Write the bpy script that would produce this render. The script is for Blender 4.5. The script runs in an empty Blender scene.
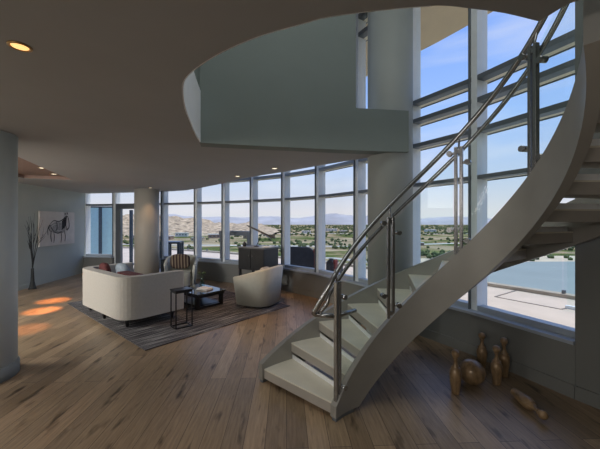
import bpy, bmesh, math, random
from mathutils import Vector, Matrix
from mathutils.geometry import tessellate_polygon
random.seed(7)
S = bpy.context.scene
C = S.collection
PI = math.pi
CH = 2.67          # lower ceiling height
RH = 6.0           # upper ceiling height

# ------------------------------------------------------------------ materials
def mat(name, col, rough=.6, metal=0., spec=.5, noise=0., nscale=8., bump=0., bscale=60., stretch=(1, 1, 1)):
    m = bpy.data.materials.new(name); m.use_nodes = True
    nt = m.node_tree; b = nt.nodes['Principled BSDF']
    b.inputs['Roughness'].default_value = rough
    b.inputs['Metallic'].default_value = metal
    b.inputs['Specular IOR Level'].default_value = spec
    tc = nt.nodes.new('ShaderNodeTexCoord'); mp = nt.nodes.new('ShaderNodeMapping')
    mp.inputs['Scale'].default_value = stretch
    nt.links.new(tc.outputs['Object'], mp.inputs['Vector'])
    n = nt.nodes.new('ShaderNodeTexNoise'); n.inputs['Scale'].default_value = nscale
    n.inputs['Detail'].default_value = 5
    nt.links.new(mp.outputs[0], n.inputs['Vector'])
    r = nt.nodes.new('ShaderNodeValToRGB')
    k = noise
    r.color_ramp.elements[0].color = tuple(max(0, c * (1 - k)) for c in col) + (1,)
    r.color_ramp.elements[1].color = tuple(min(1, c * (1 + k)) for c in col) + (1,)
    r.color_ramp.elements[0].position = .3; r.color_ramp.elements[1].position = .7
    nt.links.new(n.outputs['Fac'], r.inputs['Fac']); nt.links.new(r.outputs[0], b.inputs['Base Color'])
    if bump:
        n2 = nt.nodes.new('ShaderNodeTexNoise'); n2.inputs['Scale'].default_value = bscale
        bp = nt.nodes.new('ShaderNodeBump'); bp.inputs['Strength'].default_value = bump
        bp.inputs['Distance'].default_value = .01
        nt.links.new(mp.outputs[0], n2.inputs['Vector'])
        nt.links.new(n2.outputs['Fac'], bp.inputs['Height']); nt.links.new(bp.outputs[0], b.inputs['Normal'])
    return m

def glass_mat(name, tint=(1, 1, 1), refl=.06):
    m = bpy.data.materials.new(name); m.use_nodes = True
    nt = m.node_tree; nt.nodes.clear()
    o = nt.nodes.new('ShaderNodeOutputMaterial'); mx = nt.nodes.new('ShaderNodeMixShader')
    t = nt.nodes.new('ShaderNodeBsdfTransparent'); t.inputs[0].default_value = (*tint, 1)
    g = nt.nodes.new('ShaderNodeBsdfGlossy'); g.inputs['Roughness'].default_value = .02
    f = nt.nodes.new('ShaderNodeLayerWeight'); f.inputs['Blend'].default_value = .25
    ml = nt.nodes.new('ShaderNodeMath'); ml.operation = 'MULTIPLY_ADD'
    ml.inputs[1].default_value = .05; ml.inputs[2].default_value = refl * .12
    nt.links.new(f.outputs['Fresnel'], ml.inputs[0]); nt.links.new(ml.outputs[0], mx.inputs[0])
    nt.links.new(t.outputs[0], mx.inputs[1]); nt.links.new(g.outputs[0], mx.inputs[2])
    nt.links.new(mx.outputs[0], o.inputs[0])
    return m

def emit_mat(name, col, s):
    m = bpy.data.materials.new(name); m.use_nodes = True
    b = m.node_tree.nodes['Principled BSDF']
    b.inputs['Emission Color'].default_value = (*col, 1); b.inputs['Emission Strength'].default_value = s
    return m

def wood_floor():
    m = bpy.data.materials.new('oak_planks'); m.use_nodes = True
    nt = m.node_tree; b = nt.nodes['Principled BSDF']; L = nt.links.new; N = nt.nodes.new
    tc = N('ShaderNodeTexCoord'); mp = N('ShaderNodeMapping'); mp.inputs['Rotation'].default_value = (0, 0, math.radians(90 - 2.5))
    L(tc.outputs['Object'], mp.inputs['Vector'])
    br = N('ShaderNodeTexBrick'); br.offset = .37; br.offset_frequency = 2
    br.inputs['Scale'].default_value = 1; br.inputs['Brick Width'].default_value = 1.7; br.inputs['Row Height'].default_value = .165
    br.inputs['Mortar Size'].default_value = .0022; br.inputs['Mortar Smooth'].default_value = .2; br.inputs['Bias'].default_value = 0
    br.inputs['Color1'].default_value = (0, 0, 0, 1); br.inputs['Color2'].default_value = (1, 1, 1, 1); br.inputs['Mortar'].default_value = (.5, .5, .5, 1)
    L(mp.outputs[0], br.inputs['Vector'])
    r = N('ShaderNodeValToRGB'); e = r.color_ramp.elements
    e[0].position = 0; e[0].color = (.215, .155, .098, 1); e[1].position = 1; e[1].color = (.42, .315, .205, 1)
    for p, c in ((.3, (.32, .235, .148, 1)), (.6, (.255, .19, .125, 1)), (.8, (.355, .255, .163, 1))):
        q = e.new(p); q.color = c
    L(br.outputs['Color'], r.inputs['Fac'])
    # grain
    m2 = N('ShaderNodeMapping'); m2.inputs['Scale'].default_value = (1.8, 24, 1); L(mp.outputs[0], m2.inputs['Vector'])
    g = N('ShaderNodeTexNoise'); g.inputs['Scale'].default_value = 2.2; g.inputs['Detail'].default_value = 8; g.inputs['Roughness'].default_value = .62
    L(m2.outputs[0], g.inputs['Vector'])
    gr = N('ShaderNodeValToRGB'); gr.color_ramp.elements[0].position = .3; gr.color_ramp.elements[0].color = (.66, .64, .62, 1)
    gr.color_ramp.elements[1].position = .68; gr.color_ramp.elements[1].color = (1.1, 1.08, 1.06, 1)
    L(g.outputs['Fac'], gr.inputs['Fac'])
    mu = N('ShaderNodeMixRGB'); mu.blend_type = 'MULTIPLY'; mu.inputs[0].default_value = 1
    L(r.outputs[0], mu.inputs[1]); L(gr.outputs[0], mu.inputs[2])
    # knots and blotches
    m3 = N('ShaderNodeMapping'); m3.inputs['Scale'].default_value = (1.6, 6.5, 1); L(mp.outputs[0], m3.inputs['Vector'])
    k = N('ShaderNodeTexNoise'); k.inputs['Scale'].default_value = 1.5; k.inputs['Detail'].default_value = 3; L(m3.outputs[0], k.inputs['Vector'])
    kr = N('ShaderNodeValToRGB'); kr.color_ramp.elements[0].position = .28; kr.color_ramp.elements[0].color = (.25, .22, .2, 1)
    kr.color_ramp.elements[1].position = .40; kr.color_ramp.elements[1].color = (1, 1, 1, 1)
    L(k.outputs['Fac'], kr.inputs['Fac'])
    mv = N('ShaderNodeMixRGB'); mv.blend_type = 'MULTIPLY'; mv.inputs[0].default_value = 1
    L(mu.outputs[0], mv.inputs[1]); L(kr.outputs[0], mv.inputs[2])
    mo = N('ShaderNodeMixRGB'); mo.blend_type = 'MIX'; mo.inputs[2].default_value = (.05, .035, .025, 1)
    L(br.outputs['Fac'], mo.inputs[0]); L(mv.outputs[0], mo.inputs[1]); L(mo.outputs[0], b.inputs['Base Color'])
    b.inputs['Roughness'].default_value = .38
    bp = N('ShaderNodeBump'); bp.inputs['Strength'].default_value = .25; bp.inputs['Distance'].default_value = .004
    L(g.outputs['Fac'], bp.inputs['Height']); L(bp.outputs[0], b.inputs['Normal'])
    return m

def rug_mat():
    m = bpy.data.materials.new('striped_rug'); m.use_nodes = True
    nt = m.node_tree; b = nt.nodes['Principled BSDF']; L = nt.links.new; N = nt.nodes.new
    tc = N('ShaderNodeTexCoord'); mp = N('ShaderNodeMapping'); mp.inputs['Scale'].default_value = (1.2, 40, 1)
    L(tc.outputs['Object'], mp.inputs['Vector'])
    n = N('ShaderNodeTexNoise'); n.inputs['Scale'].default_value = 1.3; n.inputs['Detail'].default_value = 4; L(mp.outputs[0], n.inputs['Vector'])
    r = N('ShaderNodeValToRGB'); e = r.color_ramp.elements
    e[0].position = .38; e[0].color = (.022, .021, .027, 1); e[1].position = .64; e[1].color = (.38, .37, .36, 1)
    q = e.new(.52); q.color = (.075, .07, .075, 1)
    L(n.outputs['Fac'], r.inputs['Fac']); L(r.outputs[0], b.inputs['Base Color']); b.inputs['Roughness'].default_value = .95
    return m

def stripe_mat():
    m = bpy.data.materials.new('striped_pillow'); m.use_nodes = True
    nt = m.node_tree; b = nt.nodes['Principled BSDF']; L = nt.links.new; N = nt.nodes.new
    tc = N('ShaderNodeTexCoord'); w = N('ShaderNodeTexWave'); w.inputs['Scale'].default_value = 4.2; w.inputs['Distortion'].default_value = .4
    L(tc.outputs['Object'], w.inputs['Vector'])
    r = N('ShaderNodeValToRGB'); e = r.color_ramp.elements
    e[0].position = .2; e[0].color = (.06, .035, .03, 1); e[1].position = .9; e[1].color = (.30, .24, .17, 1); q = e.new(.6); q.color = (.11, .07, .06, 1)
    L(w.outputs['Fac'], r.inputs['Fac']); L(r.outputs[0], b.inputs['Base Color']); b.inputs['Roughness'].default_value = .9
    return m

def ground_mat():
    m = bpy.data.materials.new('desert_ground'); m.use_nodes = True
    nt = m.node_tree; b = nt.nodes['Principled BSDF']; L = nt.links.new; N = nt.nodes.new
    tc = N('ShaderNodeTexCoord')
    def noise(sc, st, det=5):
        mp = N('ShaderNodeMapping'); mp.inputs['Scale'].default_value = st; L(tc.outputs['Object'], mp.inputs['Vector'])
        n = N('ShaderNodeTexNoise'); n.inputs['Scale'].default_value = sc; n.inputs['Detail'].default_value = det; n.inputs['Roughness'].default_value = .65
        L(mp.outputs[0], n.inputs['Vector']); return n
    a = noise(.012, (1, 1.6, 1)); r = N('ShaderNodeValToRGB'); e = r.color_ramp.elements
    e[0].position = .36; e[0].color = (.07, .10, .035, 1); e[1].position = .62; e[1].color = (.50, .41, .29, 1)
    q = e.new(.45); q.color = (.16, .19, .07, 1); q = e.new(.51); q.color = (.36, .28, .18, 1)
    L(a.outputs['Fac'], r.inputs['Fac'])
    c = noise(.05, (.6, 1, 1), 8); cr = N('ShaderNodeValToRGB'); cr.color_ramp.elements[0].position = .35; cr.color_ramp.elements[0].color = (.55, .55, .5, 1)
    cr.color_ramp.elements[1].position = .65; cr.color_ramp.elements[1].color = (1.1, 1.08, 1.05, 1); L(c.outputs['Fac'], cr.inputs['Fac'])
    mu = N('ShaderNodeMixRGB'); mu.blend_type = 'MULTIPLY'; mu.inputs[0].default_value = 1; L(r.outputs[0], mu.inputs[1]); L(cr.outputs[0], mu.inputs[2])
    L(mu.outputs[0], b.inputs['Base Color']); b.inputs['Roughness'].default_value = 1; b.inputs['Specular IOR Level'].default_value = 0
    return m

M = dict(
    floor=wood_floor(), rug=rug_mat(), stripe=stripe_mat(), ground=ground_mat(),
    ceil=mat('ceiling_paint', (.36, .362, .365), .8, noise=.03, nscale=2),
    wall=mat('grey_green_wall', (.205, .24, .226), .8, noise=.03, nscale=2),
    wall_left=mat('blue_grey_wall', (.42, .455, .425), .75, noise=.03, nscale=2),
    dwall=mat('dark_grey_wall', (.18, .185, .175), .7, noise=.04, nscale=2),
    lowwall=mat('low_grey_wall', (.20, .205, .195), .7, noise=.04, nscale=2),
    white=mat('white_paint', (.86, .87, .87), .7, noise=.02),
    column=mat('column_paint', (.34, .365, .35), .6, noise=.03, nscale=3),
    alu=mat('blue_grey_aluminium', (.80, .85, .88), .4, .0, noise=.03),
    sill=mat('blue_grey_sill', (.40, .45, .51), .4, .1, noise=.03),
    columnw=mat('warm_lit_column_paint', (.44, .415, .37), .6, noise=.03, nscale=3),  # column paint with the warm light on the far column mixed in
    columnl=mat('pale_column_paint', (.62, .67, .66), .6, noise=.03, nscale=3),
    alud=mat('dark_aluminium', (.17, .19, .21), .4, .4, noise=.03),
    glass=glass_mat('window_glass', (.96, .98, 1.)), rail_glass=glass_mat('railing_glass', (.95, .985, .98)),
    screen_glass=glass_mat('teal_glass', (.45, .75, .85), .3),
    steel=mat('painted_steel', (.31, .30, .275), .38, .25, noise=.05, nscale=4, bump=.04, bscale=8),
    tread=mat('cream_tread', (.72, .68, .57), .5, noise=.06, nscale=5),
    treadside=mat('tread_edge', (.38, .35, .31), .55, noise=.04),
    chrome=mat('brushed_steel', (.42, .42, .42), .24, .92, noise=.04),
    black=mat('black_lacquer', (.012, .012, .014), .35, noise=.1),
    char=mat('charcoal_wood', (.022, .024, .028), .45, noise=.2, nscale=14),
    fabric=mat('ivory_fabric', (.50, .48, .44), .9, noise=.05, nscale=30, bump=.15, bscale=220),
    fabric2=mat('cream_leather', (.55, .56, .50), .6, noise=.04, nscale=12, bump=.05, bscale=90),
    red=mat('red_cloth', (.11, .03, .03), .9, noise=.3, nscale=25), blue=mat('blue_grey_cloth', (.30, .36, .42), .9, noise=.2, nscale=18),
    grey=mat('grey_cloth', (.42, .43, .42), .9, noise=.15, nscale=18),
    bronze=mat('varnished_wood', (.29, .19, .10), .3, .1, noise=.45, nscale=22, stretch=(1, 1, .4)),
    bark=mat('dark_twigs', (.022, .025, .027), .8, noise=.3, nscale=30),
    canvas=mat('canvas', (.60, .57, .54), .9, noise=.05, nscale=6), ink=mat('ink', (.05, .05, .055), .8, noise=.4, nscale=30),
    inkg=mat('grey_wash', (.32, .31, .30), .85, noise=.25, nscale=20),
    tray=mat('brown_tray_paint', (.24, .16, .13), .8, noise=.05),
    lamp=emit_mat('warm_lamp', (1., .52, .17), 1.5), lampw=emit_mat('white_lamp', (1., .85, .62), 2.2),
    brass=mat('brass_trim', (.45, .28, .12), .3, .8, noise=.05),
    terrace=mat('terrace_paver', (.60, .51, .41), .8, noise=.08, nscale=1.2), joint=mat('paver_joint', (.22, .19, .16), .9, noise=.1),
    curb=mat('terrace_curb', (.45, .38, .30), .9, noise=.15, nscale=3),
    soffit=mat('beige_stucco', (.66, .57, .42), .9, noise=.04, nscale=3),
    fin=mat('cream_sunshade_fin', (.88, .84, .68), .6, noise=.03),
    teal=mat('frosted_teal_glass', (.42, .66, .72), .4, noise=.05),
    water=mat('lake_water', (.25, .285, .27), .7, noise=.08, nscale=.02, bump=.1, bscale=.5),
    sand=mat('sand', (.60, .50, .36), 1, noise=.1, nscale=.05), road=mat('pale_road', (.55, .52, .47), 1, noise=.05, nscale=.05),
    shrub=mat('shrub_leaf', (.075, .10, .035), 1, noise=.5, nscale=.3),
    mtn=mat('hazy_mountain_rock', (.42, .42, .43), 1, noise=.15, nscale=.004), hill=mat('hill_rock', (.42, .33, .22), 1, noise=.6, nscale=.11),  # distance haze is mixed into the pale mountain grey
    b1=mat('building_tan', (.55, .45, .34), .9, noise=.05), b2=mat('building_white', (.66, .64, .60), .9, noise=.05), b3=mat('building_brown', (.33, .22, .16), .9, noise=.05),
    bwin=mat('building_window', (.06, .08, .1), .3, noise=.05),
    patio=mat('patio_cover', (.03, .035, .05), .7, noise=.2), maroon=mat('maroon_trim', (.16, .03, .03), .7, noise=.2),
    steelblue=mat('blue_black_metal', (.05, .07, .10), .4, .4, noise=.1), gmetal=mat('grey_metal', (.20, .20, .21), .5, .3, noise=.1),
    vaseg=glass_mat('vase_glass', (.8, .9, .92), .5), leaf=mat('green_leaf', (.06, .10, .04), .7, noise=.3, nscale=30),
    plate=mat('model_metal', (.13, .13, .13), .45, .3, noise=.1),
)

# ------------------------------------------------------------------ mesh helpers
class MB:
    def __init__(s): s.b = bmesh.new(); s.mi = 0
    def _faces(s, fs):
        for f in fs: f.material_index = s.mi
    def poly(s, pts):
        f = s.b.faces.new([s.b.verts.new(p) for p in pts]); f.material_index = s.mi; return f
    def hexa(s, p):     # 8 points: bottom 4 ccw, top 4 ccw
        v = [s.b.verts.new(q) for q in p]
        s._faces([s.b.faces.new([v[i] for i in f]) for f in ((3, 2, 1, 0), (4, 5, 6, 7), (0, 1, 5, 4), (1, 2, 6, 5), (2, 3, 7, 6), (3, 0, 4, 7))])
    def box(s, c, size, rz=0, rx=0, ry=0):
        R = Matrix.Rotation(rz, 3, 'Z') @ Matrix.Rotation(ry, 3, 'Y') @ Matrix.Rotation(rx, 3, 'X')
        h = Vector(size) / 2; c = Vector(c)
        s.hexa([c + R @ Vector((x * h.x, y * h.y, z * h.z)) for z in (-1, 1) for x, y in ((-1, -1), (1, -1), (1, 1), (-1, 1))])
    def prism(s, pts, z0, z1):
        n = len(pts); area = sum(pts[i][0] * pts[(i + 1) % n][1] - pts[(i + 1) % n][0] * pts[i][1] for i in range(n))
        if area < 0: pts = pts[::-1]
        zb = z0 if hasattr(z0, '__len__') else [z0] * n
        lo = [s.b.verts.new((p[0], p[1], z)) for p, z in zip(pts, zb)]; hi = [s.b.verts.new((p[0], p[1], z1)) for p in pts]
        tri = tessellate_polygon([[Vector((p[0], p[1], 0)) for p in pts]])
        fs = []
        for t in tri:
            a, b_, c = (Vector((*pts[i][:2], 0)) for i in t)
            if (b_ - a).cross(c - a).z < 0: t = t[::-1]
            fs.append(s.b.faces.new([hi[i] for i in t])); fs.append(s.b.faces.new([lo[i] for i in t[::-1]]))
        for i in range(n):
            j = (i + 1) % n; fs.append(s.b.faces.new((lo[i], lo[j], hi[j], hi[i])))
        s._faces(fs)
    def strip(s, path, t0, t1, z0, z1):    # wall following a path; offsets t0..t1 to the left of travel
        n = len(path)
        def nrm(i):
            a = Vector(path[max(0, i - 1)]); b_ = Vector(path[min(n - 1, i + 1)]); d = (b_ - a).normalized(); return Vector((-d.y, d.x))
        A = [Vector(path[i]) + nrm(i) * t0 for i in range(n)]; B = [Vector(path[i]) + nrm(i) * t1 for i in range(n)]
        s.prism([(p.x, p.y) for p in A] + [(p.x, p.y) for p in B[::-1]], z0, z1)
    def tube(s, pts, r, seg=10, caps=True):
        pts = [Vector(p) for p in pts]; n = len(pts)
        rr = r if hasattr(r, '__len__') else [r] * n
        rings = []; up = Vector((0, 0, 1)); prev = None
        for i, p in enumerate(pts):
            d = (pts[min(n - 1, i + 1)] - pts[max(0, i - 1)]).normalized()
            if prev is None:
                a = d.cross(up)
                if a.length < 1e-3: a = d.cross(Vector((1, 0, 0)))
            else: a = prev - d * prev.dot(d)
            a.normalize(); prev = a; b_ = d.cross(a)
            rings.append([s.b.verts.new(p + (a * math.cos(t) + b_ * math.sin(t)) * rr[i]) for t in (2 * PI * k / seg for k in range(seg))])
        for i in range(n - 1):
            for k in range(seg):
                f = s.b.faces.new((rings[i][k], rings[i][(k + 1) % seg], rings[i + 1][(k + 1) % seg], rings[i + 1][k])); f.smooth = True; f.material_index = s.mi
        if caps: s._faces([s.b.faces.new(rings[0][::-1]), s.b.faces.new(rings[-1])])
    def lathe(s, prof, seg=32, mtx=None):
        mtx = mtx or Matrix(); rings = []
        for r, z in prof:
            if r < 1e-5: rings.append([s.b.verts.new(mtx @ Vector((0, 0, z)))])
            else: rings.append([s.b.verts.new(mtx @ Vector((r * math.cos(2 * PI * k / seg), r * math.sin(2 * PI * k / seg), z))) for k in range(seg)])
        for a, b_ in zip(rings, rings[1:]):
            for k in range(seg):
                q = [a[k % len(a)], a[(k + 1) % seg % len(a)], b_[(k + 1) % seg % len(b_)], b_[k % len(b_)]]
                u = []
                for v in q:
                    if v not in u: u.append(v)
                if len(u) > 2:
                    f = s.b.faces.new(u); f.smooth = True; f.material_index = s.mi
        if len(rings[0]) > 1: s._faces([s.b.faces.new(rings[0][::-1])])
        if len(rings[-1]) > 1: s._faces([s.b.faces.new(rings[-1])])
    def ball(s, c, rad, seg=20, rings=12, mtx=None, p=1.):
        rx, ry, rz = rad if hasattr(rad, '__len__') else (rad,) * 3
        c = Vector(c); mtx = mtx or Matrix.Identity(3); R = []
        def sp(v): return math.copysign(abs(v) ** p, v)
        for i in range(rings + 1):
            ph = -PI / 2 + PI * i / rings
            if i in (0, rings): R.append([s.b.verts.new(c + mtx @ Vector((0, 0, rz * sp(math.sin(ph)))))])
            else: R.append([s.b.verts.new(c + mtx @ Vector((rx * sp(math.cos(ph)) * sp(math.cos(t)), ry * sp(math.cos(ph)) * sp(math.sin(t)), rz * sp(math.sin(ph))))) for t in (2 * PI * k / seg for k in range(seg))])
        for a, b_ in zip(R, R[1:]):
            for k in range(seg):
                q = [a[k % len(a)], a[(k + 1) % seg % len(a)], b_[(k + 1) % seg % len(b_)], b_[k % len(b_)]]
                u = []
                for v in q:
                    if v not in u: u.append(v)
                f = s.b.faces.new(u); f.smooth = True; f.material_index = s.mi
    def build(s, name, mats, parent=None, bevel=0, origin=None, solid=True):
        if solid: bmesh.ops.recalc_face_normals(s.b, faces=s.b.faces[:])
        if origin is not None: bmesh.ops.translate(s.b, verts=s.b.verts[:], vec=-Vector(origin))
        me = bpy.data.meshes.new(name); s.b.to_mesh(me); s.b.free()
        for m in (mats if isinstance(mats, list) else [mats]): me.materials.append(m)
        o = bpy.data.objects.new(name, me); C.objects.link(o); o.parent = parent
        if origin is not None: o.location = origin
        if bevel:
            b = o.modifiers.new('bevel', 'BEVEL'); b.width = bevel; b.segments = 2; b.limit_method = 'ANGLE'
        return o

def tag(o, label=None, cat=None, group=None, kind=None):
    for k, v in (('label', label), ('category', cat), ('group', group), ('kind', kind)):
        if v: o[k] = v
    return o
def empty(name, loc=(0, 0, 0), rz=0):
    o = bpy.data.objects.new(name, None); C.objects.link(o); o.location = loc; o.rotation_euler = (0, 0, rz); o.empty_display_size = .1; return o
def struct(o): o['kind'] = 'structure'; return o
def catmull(pts, n=8):
    out = []; P = [Vector(p) for p in pts]
    for i in range(len(P) - 1):
        p0, p1, p2, p3 = P[max(0, i - 1)], P[i], P[i + 1], P[min(len(P) - 1, i + 2)]
        for k in range(n):
            t = k / n
            out.append(.5 * ((2 * p1) + (p2 - p0) * t + (2 * p0 - 5 * p1 + 4 * p2 - p3) * t * t + (3 * p1 - p0 - 3 * p2 + p3) * t ** 3))
    return out + [P[-1]]

# ------------------------------------------------------------------ the curved glass facade (mullion feet, left to right)
FM = [(-7.28, 10.50), (-6.15, 10.30), (-4.35, 9.85), (-3.14, 9.40), (-2.19, 8.95), (-1.295, 8.45), (-.405, 7.85), (.41, 7.05), (1.11, 6.0), (1.76, 4.92), (2.286, 4.05), (2.785, 2.91)]
# offsets to the left of travel (left -> right path): left = outward (+y side)
fl = MB(); fl.prism([(-7.6, -3.2), (3.6, -3.2), (3.4, 1), (2.9, 3.1)] + [(x + .1, y + .12) for x, y in FM[::-1]] + [(-7.6, 10.6)], -.3, 0)
struct(fl.build('floor', M['floor']))

TZ = [(2.28, .05), (2.89, .06), (3.28, .06), (3.57, .06), (5.3, .08), (5.65, .08)]
def seg_frame(a, b_):
    a = Vector(a); b_ = Vector(b_); d = (b_ - a).normalized(); return a, b_, d, Vector((-d.y, d.x))
def mull(mb, p, n, d, z0, z1, w=.085, dep=.20):
    p = Vector(p)
    c = p + n * (dep / 2 - .02)
    mb.box((c.x, c.y, (z0 + z1) / 2), (w, dep, z1 - z0), math.atan2(d.y, d.x))
for i in range(len(FM) - 1):
    a, b_, d, n = seg_frame(FM[i], FM[i + 1])
    isdoor = i == 1
    zb = .02 if isdoor else .55
    top = CH + .02 if i < 3 else RH
    fr = MB()
    nn = n
    mull(fr, a, n, d, 0 if isdoor else zb, top)
    if i in (len(FM) - 2,): mull(fr, b_ - d * .03, n, d, zb, top, .06)
    L = (b_ - a).length; rz = math.atan2(d.y, d.x); mid = (a + b_) / 2 + n * .05
    fr.mi = 3; fr.box((mid.x, mid.y, zb + .035), (L - .08, .12, .07), rz)
    fr.mi = 1
    for z, h in TZ:
        if z < top:
            fr.mi = 1; fr.box((mid.x, mid.y, z), (L - .08, .13, h), rz)
            mo = mid + n * .11; fr.mi = 2; fr.box((mo.x, mo.y, z), (L - .03, .09, h * .9), rz)
            mo = mid + n * .163; fr.mi = 1; fr.box((mo.x, mo.y, z - .006), (L - .03, .016, h + .008), rz)
    # dark gasket line beside each mullion
    g = a - d * .05 + n * .02
    if i: fr.box((g.x, g.y, (zb + top) / 2), (.016, .15, top - zb), rz)
    f = struct(fr.build('window_%d' % (i + 1), [M['alu'], M['alud'], M['fin'], M['sill']]))
    gl = MB(); gm = (a + b_) / 2 + n * .08; gl.box((gm.x, gm.y, (zb + top) / 2), (L - .02, .012, top - zb - .02), rz)
    gl.build('pane', M['glass'], f)
# door leaf inside the second bay
a, b_, d, n = seg_frame(FM[1], FM[2]); rz = math.atan2(d.y, d.x)
dr = MB()
for t, w in ((.14, .2), (1.02, .12)):
    c = a + d * t + n * .03; dr.box((c.x, c.y, 1.13), (w, .09, 2.26), rz)
c = a + d * .58 + n * .03; dr.box((c.x, c.y, 2.2), (1.0, .09, .14), rz); dr.box((c.x, c.y, .1), (1.0, .09, .16), rz)
door = struct(dr.build('door_1', M['alud']))
h = MB(); c = a + d * .93 - n * .06; h.tube([(c.x, c.y, .85), (c.x, c.y, 1.25)], .015); h.tube([(c.x, c.y, .9), (c.x + n.x * .07, c.y + n.y * .07, .9)], .01); h.tube([(c.x, c.y, 1.2), (c.x + n.x * .07, c.y + n.y * .07, 1.2)], .01)
h.build('door_handle', M['chrome'], door)

# low wall, ledge and skirting following the facade
lw = MB(); lw.strip(FM[:2], -.12, .14, 0, .52); struct(lw.build('wall_front_left', M['lowwall']))
P = FM[2:-1] + [(2.735, 3.02)]
lw = MB(); lw.strip(P, -.10, .14, 0, .52); struct(lw.build('wall_front', M['lowwall']))
lg = MB(); lg.strip(P, -.13, .10, .52, .555); struct(lg.build('trim_1', M['sill']))
lg = MB(); lg.strip(FM[:2], -.15, .10, .52, .555); struct(lg.build('trim_2', M['sill']))
sk = MB(); sk.strip(P, -.118, -.10, 0, .13); struct(sk.build('baseboard_front', M['lowwall']))

# left wall (behind the painting), right wall, back wall
w = MB(); w.prism([(-7.28, 10.62), (-6.97, 7.6), (-6.9, 3), (-6.9, -3.2), (-7.2, -3.2), (-7.2, 3), (-7.27, 7.6), (-7.6, 10.62)], 0, CH + .3); struct(w.build('wall_left', M['wall_left']))
w = MB(); w.prism([(2.648, 2.985), (2.73, 2.82), (3.0, 2.1), (3.25, 0), (3.3, -3.2), (3.6, -3.2), (3.6, 0), (3.4, 2.2), (2.90, 2.86)], 0, RH); struct(w.build('wall_right', M['dwall']))
w = MB(); w.box((-2, -3.3, RH / 2), (11.5, .2, RH)); struct(w.build('wall_back', M['wall']))
sk = MB(); sk.strip([(-6.9, -3), (-6.9, 3), (-6.97, 7.6), (-7.27, 10.3)], -.02, 0, 0, .1); struct(sk.build('baseboard_left', M['wall_left']))
sk = MB(); sk.prism([(2.645, 2.98), (2.73, 2.82), (3.0, 2.1), (3.25, 0), (3.235, 0), (2.982, 2.1), (2.712, 2.82), (2.63, 2.97)], 0, .13); struct(sk.build('baseboard_right', M['dwall']))

# ------------------------------------------------------------------ the lower ceiling slab with its curved opening
curve_pts = [(-1.23, 3.81), (-1.16, 3.40), (-1.085, 3.06), (-.987, 2.64), (-.87, 2.28), (-.79, 2.11), (-.65, 1.945), (-.45, 1.77), (-.22, 1.62), (0, 1.52), (.15, 1.46), (.45, 1.405), (.63, 1.39), (.78, 1.41), (.95, 1.44), (1.157, 1.50)]
op = [tuple(p) for p in catmull([(x, y, 0) for x, y in curve_pts], 4)]
fascia = [(-1.23, 3.81), (-.7, 3.93), (-.2, 4.03), (.5, 4.17), (.9, 4.24), (1.3, 4.29), (1.5, 4.32)]
far_edge = [(-7.3, 10.62), (-6.1, 10.35), (-4.3, 9.92), (-3.5, 9.5), (-2.77, 8.75), (-1.9, 7.75), (-1.35, 7.0), (-.75, 6.4), (-.29, 5.98), (.375, 5.28), (.72, 4.95), (1.0, 4.72), (1.5, 4.6)]
hull = [(p[0], p[1]) for p in op] + [(1.19, 1.38), (1.5, 1.16), (2.0, .66), (3.25, .66), (3.5, -3.2), (-7.5, -3.2)] + far_edge + fascia[::-1][:-1]
hole = [(-5.24, 7.16), (-4.75, 5.9), (-4.2, 4.63), (-4.25, 3.9), (-4.9, 3.8), (-5.6, 5.0), (-6.07, 6.5), (-6.1, 6.85)]
def slab(mb, outer, hole, z0, z1):
    allp = outer + hole
    tri = tessellate_polygon([[Vector((*p, 0)) for p in outer], [Vector((*p, 0)) for p in hole]])
    lo = [mb.b.verts.new((*p, z0)) for p in allp]; hi = [mb.b.verts.new((*p, z1)) for p in allp]
    for t in tri:
        mb.b.faces.new([lo[i] for i in t]); mb.b.faces.new([hi[i] for i in t[::-1]])
    for s0, k in ((0, len(outer)), (len(outer), len(hole))):
        for i in range(k):
            a_, c_ = s0 + i, s0 + (i + 1) % k; mb.b.faces.new((lo[a_], lo[c_], hi[c_], hi[a_]))
sl = MB(); slab(sl, hull, hole, CH, CH + .3); struct(sl.build('ceiling', M['ceil']))
t = MB(); t.prism(hole, CH + .07, CH + .28); struct(t.build('trim_3', M['tray']))
t = MB()
for i, (a_, b2) in enumerate(zip(hole, hole[1:] + hole[:1])):
    a_, b2 = Vector(a_), Vector(b2); dd = (b2 - a_).normalized(); cc = (a_ + b2) / 2; t.box((cc.x, cc.y, CH + .035), ((b2 - a_).length + .01, .02, .068), math.atan2(dd.y, dd.x))
struct(t.build('trim_4', M['tray']))
# parapet skin of the opening, white
t = MB(); oo = [(p[0], p[1]) for p in op]
k = 48
t.strip(oo[:k], -.10, .012, CH + .004, 3.30)
struct(t.build('trim_5', M['white']))
# grey-green wall above the lower ceiling
w = MB(); w.strip([(-1.23, 3.81)] + fascia[1:4] + [(.75, 4.215)], -.03, .18, CH - .003, RH); struct(w.build('wall_upper', M['wall']))
w = MB(); w.strip([(-3.2, 3.36), (-1.20, 3.817)], 0.002, .18, CH + .31, RH); struct(w.build('wall_upper_far', M['wall']))
w = MB(); w.strip([(.75, 4.215), (.9, 4.24), (1.3, 4.29), (1.5, 4.32)], -.03, .18, CH - .003, 3.24); struct(w.build('wall_parapet', M['wall']))
w = MB(); w.box((-3.2, .1, (CH + .3 + RH) / 2), (.2, 6.6, RH - CH - .3)); struct(w.build('wall_upper_left', M['wall']))
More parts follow.
